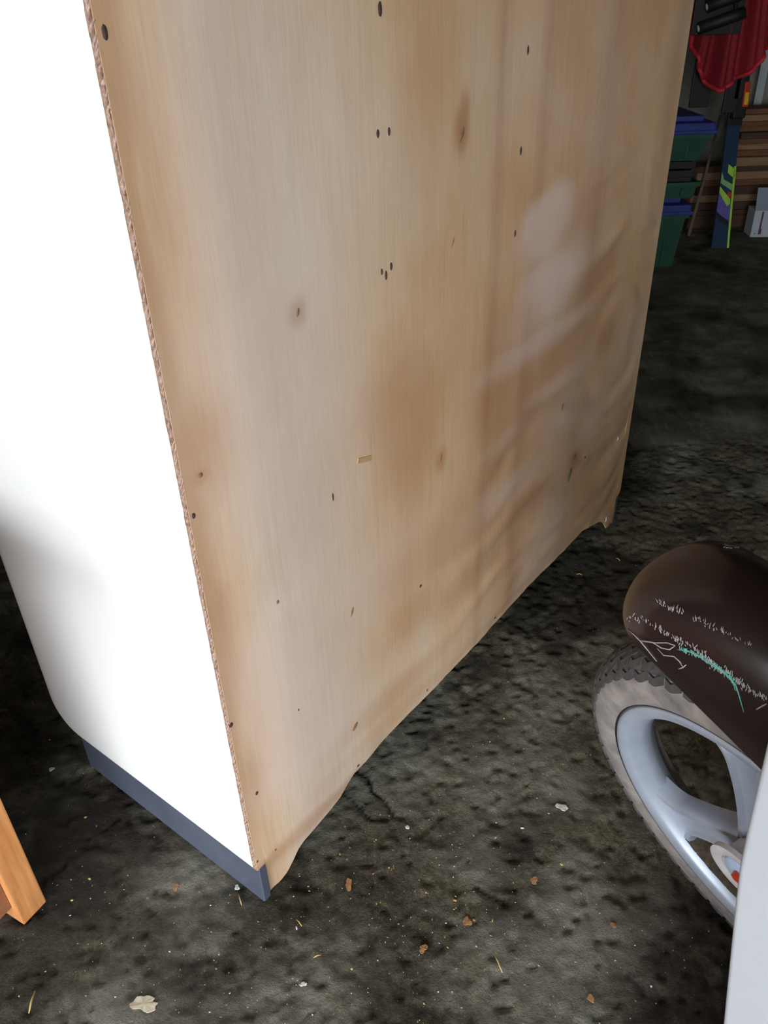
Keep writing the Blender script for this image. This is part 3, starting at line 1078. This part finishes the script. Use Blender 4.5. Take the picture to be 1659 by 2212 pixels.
xb0 = ground(1452, 577)[0]
zl = lambda px, py: float(aty(px, py, YT)[2])
xl = lambda px, py: float(aty(px, py, YT)[0])
z1 = zl(1485, 428)
tub('storage_tub', 'green storage tub with a blue lid, standing on the floor behind the wardrobe', xb0, xl(1482, 455), 0, z1, .36, YT, .50, M['green_tub'], M['blue_lid'])
z2 = zl(1505, 392)
tub('storage_tub', 'shallow green tub in the middle of the stack', xl(1497, 424), xl(1506, 396), z1, z2, .36, YT, .50, M['green_tub'])
z3_ = zl(1495, 347)
cr = empty('black_crate', (xl(1497, 370) - .19, YT + .25, z2))
tag(cr, 'low black crate between two green tubs', 'crate')
box('base', (-.19, -.25, 0), (.19, .25, .02), M['black'], cr, .004)
hgt = z3_ - z2
for sx in (-1, 1):
    box('side_wall', (sx * .19 - .01, -.25, .02), (sx * .19 + .01, .25, hgt), M['black'], cr, .003)
for sy in (-1, 1):
    for q in range(2):
        box('slat', (-.19, sy * .245 - .008, .02 + q * (hgt - .02) * .52), (.19, sy * .245 + .008, .02 + (hgt - .02) * (q * .52 + .44)), M['black'], cr, .003)
z4 = zl(1530, 250)
tub('storage_tub', 'green storage tub with a blue lid, topmost of the stack', xl(1508, 340), xl(1530, 300), z3_, z4, .38, YT, .50, M['green_tub'], M['blue_lid'])

# ski standing on its tail
SB = ground(1554, 536)
ST = aty(1601, 120, SB[1] + .22)
ax = (ST - SB)
SL = 1.62
axn = ax / np.linalg.norm(ax)
ski = empty('ski')
sx_ = np.array([1, 0.10, 0.])
sx_ -= axn * (sx_ @ axn)
sx_ /= np.linalg.norm(sx_)
sy_ = np.cross(axn, sx_)
mm = Matrix.Identity(4)
for i in range(3):
    mm[i][0], mm[i][1], mm[i][2], mm[i][3] = sx_[i], sy_[i], axn[i], SB[i]
ski.matrix_world = mm
tag(ski, 'navy blue ski with lime green chevrons standing on its tail', 'ski')


def halfw(t):
    return .050 - .014 * math.sin(math.pi * min(t / 1.35, 1)) if t < 1.35 else .050 * math.sqrt(max(0.02, 1 - ((t - 1.35) / .28) ** 2))


zz = np.linspace(0, SL, 50)
V = []
for t in zz:
    hw = halfw(t)
    yo = .06 * max(0, (t - 1.25) / .37) ** 2 * -1
    V += [(-hw, yo - .006, t), (hw, yo - .006, t), (hw, yo + .006, t), (-hw, yo + .006, t)]
Fc = grid_faces(len(zz), 4, True) + [(0, 1, 2, 3), tuple(len(V) - 4 + k for k in (3, 2, 1, 0))]
bm = bmesh.new()
vs = [bm.verts.new(v) for v in V]
for q in Fc:
    bm.faces.new([vs[i] for i in q])
from_bm('body', bm, M['navy'], ski)
inv_s = ski.matrix_world.inverted()


def ski_print(name, pts, m, d=.0072):
    q = []
    n_ = np.array([sy_[0], sy_[1], sy_[2]])
    for p in pts:
        P = onplane(*p, SB, n_)
        l_ = inv_s @ Vector(P)
        hw = halfw(max(l_.z, 0)) - .001
        q.append((min(max(l_.x, -hw), hw), l_.z))
    bm = bmesh.new()
    f_ = bm.faces.new([bm.verts.new((a, -d, b)) for a, b in q])
    e_ = bmesh.ops.extrude_face_region(bm, geom=[f_])
    for v in [g for g in e_['geom'] if isinstance(g, bmesh.types.BMVert)]:
        v.co.y = -.0055
    from_bm(name, bm, m, ski)


z2c = lambda L_: [(1380 + a / 5.53, 220 + b / 5.53) for a, b in L_]
ski_print('chevron', z2c([(1065, 745), (1145, 810), (1130, 915), (1055, 850)]), M['lime'])
ski_print('chevron', z2c([(945, 840), (1000, 880), (1010, 930), (1110, 985), (1100, 1060), (960, 970), (930, 920)]), M['sage'])
ski_print('chevron', z2c([(925, 1010), (1085, 1165), (1080, 1215), (1045, 1250), (925, 1085)]), M['lime'], .0076)
ski_print('purple_field', z2c([(905, 1085), (1060, 1240), (1090, 1200), (1065, 1440), (905, 1310)]), M['purple'])
ski_print('dark_stripe', z2c([(905, 1320), (1060, 1420), (1050, 1490), (885, 1380)]), M['darknavy'], .0078)
ski_print('red_mark', z2c([(1065, 1075), (1105, 1090), (1100, 1140), (1070, 1145), (1045, 1110)]), M['red'], .0078)
V = []
for t in np.linspace(0.0, .42, 10):
    hw = halfw(t)
    V += [(hw - .010, -.0072, t), (hw + .0015, -.0072, t), (hw + .0015, .006, t), (hw - .010, .006, t)]
bm = bmesh.new()
vs = [bm.verts.new(v) for v in V]
for q in grid_faces(10, 4, True) + [(0, 1, 2, 3), (39, 38, 37, 36)]:
    bm.faces.new([vs[i] for i in q])
from_bm('edge_stripe', bm, M['lime'], ski)
lz = lambda px, py: (inv_s @ Vector(onplane(px, py, SB, sy_))).z
b0, b1 = lz(1590, 258), lz(1600, 165)
bd = box('binding', (-.034, -.055, b0), (.034, -.006, b1), M['black'], ski, .008)
box('binding_plate', (-.040, -.016, b0 - .03), (.040, -.006, b1 + .10), M['black'], bd, .004)
box('heel_lever', (.004, -.068, b0 + .05), (.036, -.050, b0 + .17), M['red'], bd, .006)
box('release_button', (.008, -.074, b0 + .06), (.030, -.064, b0 + .12), M['yellow'], bd, .005)
box('toe_piece', (-.030, -.050, b1 + .06), (.030, -.006, b1 + .16), M['black'], bd, .008)

# stack of planks against the back wall
YP = 4.98
levels = [(.00, .075, 'plank_dark', 1.0), (.078, .03, 'plank_dark', 1.0), (.110, .045, 'plank_dark', 1), (.157, .045, 'plank_tan', 1), (.205, .05, 'plank_dark', 1), (.258, .035, 'plank_red', 1),
          (.296, .045, 'plank_tan', 1), (.344, .035, 'plank_dark', 1), (.382, .05, 'plank_tan', 0), (.434, .035, 'plank_red', 0), (.471, .035, 'plank_tan', 0), (.508, .03, 'plank_red', 0),
          (.540, .035, 'plank_dark', 0), (.577, .03, 'plank_red', 0), (.609, .03, 'plank_red', 0), (.641, .035, 'plank_tan', 0), (.678, .03, 'plank_red', 0)]
xa, xb_ = float(aty(1498, 430, YP)[0]), float(aty(1592, 300, YP)[0])
rr = random.Random(3)
zcur = -.003
names = ['lowest', 'second', 'third', 'fourth', 'fifth', 'sixth', 'seventh', 'eighth', 'ninth', 'tenth', 'eleventh', 'twelfth', 'thirteenth', 'fourteenth', 'fifteenth', 'sixteenth', 'topmost']
cname = {'plank_dark': 'dark brown', 'plank_tan': 'tan', 'plank_red': 'reddish brown'}
for i, (z_, h_, mk, low) in enumerate(levels):
    xs_ = (xa if low else xb_) + rr.uniform(-.02, .02)
    yo = rr.uniform(-.02, .02)
    bm = bmesh.new()
    bm_box(bm, (xs_, YP + yo, zcur), (3.22 - rr.uniform(0, .06), YP + .17 + yo, zcur + h_ - .002), .003, 1)
    o = from_bm('plank', bm, M[mk])
    where = names[i] + (' from the floor' if 0 < i < len(levels) - 1 else '')
    tag(o, f'{cname[mk]} plank, {where} in the stack at the back wall', 'plank', 'planks stacked at the back wall')
    zcur += h_ - .0015

# white carton with printed strips beside the planks
CB = ground(1620, 512)
ct = empty('carton', (CB[0], CB[1], 0), math.radians(-6))
tag(ct, 'white printed carton with a grey open flap beside the plank stack', 'carton')
ch = float(aty(1628, 455, CB[1])[2])
box('box', (0, 0, -.002), (.19, .13, ch), M['carton'], ct, .003)
box('print_stripe', (.040, -.0012, ch * .25), (.050, .0, ch * .95), M['print_plum'], ct, 0)
box('print_block', (.040, -.0016, ch * .10), (.056, .0, ch * .30), M['print_plum'], ct, 0)
box('print_block', (.085, -.0012, ch * .45), (.18, .0, ch * .97), M['print_blue'], ct, 0)
box('print_dot', (.018, -.0012, ch * .10), (.026, .0, ch * .16), M['print_teal'], ct, 0)
fl = box('flap', (0, 0, 0), (.19, .12, .003), M['carton_grey'], ct, 0)
fl.location = (0, .005, ch)
fl.rotation_euler = (math.radians(75), 0, 0)

# pale batten leaning in the corner
b0_, b1_ = aty(1632, 245, 5.30), aty(1668, 60, 5.335)
d_ = b1_ - b0_
foot = b0_ - d_ * (b0_[2] / d_[2])
topb = b0_ + d_ * 2.2
bt = empty('batten', tuple(foot))
tag(bt, 'pale grey batten leaning on the back wall above the planks', 'batten')
up_ = Vector(topb - foot)
o = box('board', (-.022, -.010, 0), (.022, .010, up_.length), M['pale_batten'], bt, .002)
o.rotation_mode = 'QUATERNION'
o.rotation_quaternion = up_.to_track_quat('Z', 'Y')
for k in range(2):
    o2_ = box('end_block', (-.022, -.011, .05 + k * (up_.length - .15)), (.022, .011, .10 + k * (up_.length - .15)), M['pale_batten'], o, .002)

# thin stick between tubs and ski
f0 = ground(1487, 512)
f1 = aty(1556, 250, f0[1] + .30)
sk = tube('stick', [f0 + np.array([0, 0, .006]), f0 + (f1 - f0) * .5 + np.array([.004, 0, 0]), f1], [.010, .009, .008], M['stick'], None, 8)
tag(sk, 'thin pale stick leaning between the green tubs and the ski', 'stick')

# black rail hung from the ceiling, red cloth over it
YR = 4.40
zr = float(aty(1540, 40, YR)[2])
xl1, xl2 = float(aty(1508, 180, YR)[0]), float(aty(1576, 205, YR)[0])
ZR = zr + .36
rack = empty('hanging_rail', (xl1 + .25, YR, zc))
tag(rack, 'black rail with tubes and straps hanging from the ceiling above the tubs', 'rail')
RO = np.array(rack.location)
L = lambda p: tuple(np.asarray(p) - RO)
tube('rail_bar', [L((xl1 - .10, YR, ZR)), L((xl1 + 1.0, YR, ZR))], .018, M['black'], rack, 12)
box('strap_bar', L((xl1 - .10, YR + .125, ZR - .01)), L((xl1 + 1.0, YR + .155, ZR + .015)), M['black'], rack, .003)
for x_ in (xl1 - .05, xl1 + .95):
    box('bracket', L((x_ - .01, YR, ZR)), L((x_ + .01, YR + .15, ZR + .012)), M['black'], rack, .002)
for x_ in (xl1 - .05, xl1 + .95):
    tube('hanger', [L((x_, YR, ZR)), L((x_, YR, zc + .01))], .008, M['steel'], rack, 8)
for (p, q) in [((1509, 62), (1588, 34)), ((1527, 15), (1600, -12))]:
    a_, b_ = aty(*p, YR - .10), aty(*q, YR - .10)
    o = tube('arm', [L(a_), L(b_), L(b_ + (b_ - a_) * .25)], .026, M['black'], rack, 12)
    tube('end_cap', [L(a_ - (b_ - a_) * .03), L(a_ + (b_ - a_) * .05)], .014, M['carton'], o, 10)
    tube('arm_hook', [L(b_), L((b_[0], YR, ZR))], .010, M['black'], o, 8)
for px_, py_, w_ in [(1508, 232, .050), (1573, 244, .036), (1592, 215, .022)]:
    e_ = aty(px_, py_, YR + .14)
    box('strap', L((e_[0] - w_, YR + .132, e_[2])), L((e_[0] + w_, YR + .148, ZR)), M['black'], rack, .004)
q_ = aty(1535, 0, YR - .07)
box('black_sheet', L((aty(1497, 40, YR - .07)[0], YR - .075, aty(1540, 75, YR - .07)[2])), L((aty(1604, 40, YR - .07)[0], YR - .068, ZR)), M['black'], rack, .003)

YC = YR + .03
hem = [(1494, 60), (1497, 100), (1503, 135), (1517, 165), (1538, 193), (1562, 182), (1590, 166), (1620, 140), (1645, 110), (1662, 92), (1690, 60)]
tops = [(1494, -120)] * 1
n_h, n_v = 60, 26
hx = np.linspace(0, len(hem) - 1, n_h)
Hp = np.array([[np.interp(h_, range(len(hem)), [p[0] for p in hem]), np.interp(h_, range(len(hem)), [p[1] for p in hem])] for h_ in hx])
V = []
hem_pts = []
for i in range(n_v):
    t = i / (n_v - 1)
    for j in range(n_h):
        b_ = aty(Hp[j, 0], Hp[j, 1], YC)
        tx = float(aty(1500 + (j / (n_h - 1)) * 175, 0, YC)[0])
        ztop = ZR + .012
        x_ = b_[0] + (tx - b_[0]) * t
        z_ = b_[2] + (ztop - b_[2]) * t
        fold = .035 * math.sin(j * .42 + 1.5 * t) * (1 - .5 * t) + .02 * math.sin(j * .9 + 2)
        if j < n_h * .38:
            fold += .05 * (1 - t)
        V.append((x_, YC + .0 - .03 + fold - .03, z_))
        if i == 0:
            hem_pts.append(V[-1])
V += [(a, b + .006, c) for a, b, c in V]
o2 = n_v * n_h
F1 = grid_faces(n_v, n_h)
Fc = F1 + [(a + o2, d + o2, c + o2, b + o2) for a, b, c, d in F1]
rimi = [j for j in range(n_h)] + [i * n_h + n_h - 1 for i in range(1, n_v)] + [(n_v - 1) * n_h + j for j in range(n_h - 2, -1, -1)] + [i * n_h for i in range(n_v - 2, 0, -1)]
for a, b in zip(rimi, rimi[1:] + rimi[:1]):
    Fc.append((b, a, a + o2, b + o2))
cl = empty('red_cloth', tuple(np.array(V[n_h // 2])))
tag(cl, 'dark red cloth hanging with a pointed hem above the ski', 'cloth')
c0 = np.array(V[n_h // 2])
mesh('drape', [tuple(np.array(v) - c0) for v in V], Fc, M['redcloth'], cl, True)
tube('hem', [tuple(np.array(p) - c0) for p in hem_pts], .010, M['redhem'], cl, 8)

# ------------------------------------------------------------------ litter on the floor
def flake(name, label, cat, px, py, wpx, hpx, m, seed, n=14, thick=.0012, group='litter on the floor'):
    g = ground(px, py)
    gx = ground(px + wpx / 2, py)
    gy = ground(px, py - hpx / 2)
    rx, ry = np.linalg.norm(gx - g), np.linalg.norm(gy - g)
    r_ = random.Random(seed)
    ring = []
    for i in range(n):
        a = 2 * math.pi * i / n
        q = 1.0 + .22 * math.sin(2 * a + seed) + .14 * math.sin(3 * a + 2 * seed) + r_.uniform(-.22, .22)
        ring.append((rx * q * math.cos(a), ry * q * math.sin(a), r_.uniform(0, .0009)))
    V = [(0, 0, .0006 + thick)] + [(a, b, c + thick) for a, b, c in ring] + [(0, 0, 0)] + [(a, b, c) for a, b, c in ring]
    Fc = []
    for i in range(n):
        j = (i + 1) % n
        Fc += [(0, 1 + i, 1 + j), (n + 1, n + 2 + j, n + 2 + i), (1 + i, n + 2 + i, n + 2 + j, 1 + j)]
    o = mesh(name, V, Fc, m)
    o.location = (g[0], g[1], -.0025)
    tag(o, label, cat, group)
    return o


flake('paint_flake', 'large pale paint flake near the bottom edge, below the wardrobe corner', 'flake', 310, 2167, 48, 36, M['flake'], 2, 22)
flake('white_chip', 'small white chip on the concrete left of the moped wheel', 'chip', 1215, 1742, 22, 14, M['chipwhite'], 3)
flake('white_chip', 'tiny white chip touching the plinth near the wardrobe corner', 'chip', 512, 1916, 12, 9, M['chipwhite'], 4)
flake('dry_leaf', 'torn orange leaf scrap right of the plywood foot', 'leaf', 753, 1910, 16, 22, M['leaf'], 5)
flake('dry_leaf', 'orange leaf scrap beside the black oil stain', 'leaf', 1154, 1900, 16, 14, M['leaf'], 6)
flake('dry_leaf', 'bright orange leaf scrap in the middle of the floor near the bottom', 'leaf', 914, 2047, 16, 20, M['leaf'], 7)
flake('dry_leaf', 'brown leaf scrap above the bright orange one', 'leaf', 1009, 1990, 18, 22, M['leaf'], 8)
flake('dry_leaf', 'triangular tan leaf scrap by the white panel', 'leaf', 1277, 2155, 13, 24, M['leaf'], 9, 6)
flake('dry_leaf', 'tan crumb of leaf between the oil stain and the white panel', 'leaf', 1326, 1997, 11, 10, M['leaf'], 10)
flake('dry_leaf', 'small leaf scrap left of the wardrobe plinth corner', 'leaf', 380, 1916, 12, 12, M['leaf'], 12)
flake('white_chip', 'pale chip on the dark floor left of the plinth', 'chip', 111, 1660, 10, 8, M['chipwhite'], 13)
flake('white_chip', 'dull white chip low in the picture above the paint flake', 'chip', 655, 2125, 14, 10, M['chipwhite'], 14)
flake('white_chip', 'small chip beside the sawdust patch under the plywood foot', 'chip', 880, 1786, 8, 7, M['chipwhite'], 15)


def straw(label, p, q, rad=.0012, sag=.002):
    a, b = ground(*p), ground(*q)
    m_ = (a + b) / 2 + np.array([0, 0, sag])
    o = tube('straw', [a + np.array([0, 0, -.001]), m_, b + np.array([0, 0, -.001])], [rad * .6, rad, rad * .6], M['straw'], None, 6)
    return tag(o, label, 'straw', 'straws on the floor')


straw('long straw lying at the lower left corner', (75, 2140), (62, 2188), .0016)
straw('bent straw near the bottom below the plywood foot', (1065, 2055), (1085, 2100))
straw('short straw in front of the plinth corner', (515, 1930), (522, 1955))
straw('short straw under the torn leaf scrap', (640, 1985), (652, 2000))
straw('pale straw near the bottom beside the brown stain', (677, 2068), (694, 2062))
straw('straw lying between the wardrobe and the mudguard', (1330, 1205), (1340, 1211))
straw('straw below the far wardrobe foot', (1245, 1240), (1258, 1241))

# countless crumbs
bm = bmesh.new()
rr = random.Random(21)
for i in range(900):
    px, py = rr.uniform(20, 1560), 1180 + 1030 * rr.random() ** .8
    if rr.random() < .45:
        px, py = rr.gauss(850, 260), rr.gauss(1930, 150)
    g = ground(px, py)
    loc = np.array(g) - A
    if (loc @ E_ > -.01 and loc @ E_ < CW + .01 and loc @ Q_ > -.012 and loc @ Q_ < CD):
        continue
    s_ = rr.uniform(.0004, .0011) * (1 + 1.0 * (rr.random() < .06))
    r_ = bmesh.ops.create_icosphere(bm, subdivisions=1, radius=s_)
    st = rr.uniform(.6, 2.2)
    a = rr.uniform(0, 6.3)
    mi = rr.choice([0, 0, 0, 1, 2, 2])
    for v in r_['verts']:
        x_ = v.co.x * st
        v.co = Vector((x_ * math.cos(a) - v.co.y * math.sin(a) + g[0], x_ * math.sin(a) + v.co.y * math.cos(a) + g[1], v.co.z * .7 - .0015))
        for f_ in v.link_faces:
            f_.material_index = mi
cm = from_bm('crumbs', bm, M['straw'])
cm.data.materials.append(M['chipwhite'])
cm.data.materials.append(M['leaf'])
tag(cm, 'sawdust and tiny crumbs scattered over the stained concrete floor', 'crumbs')
cm['kind'] = 'stuff'
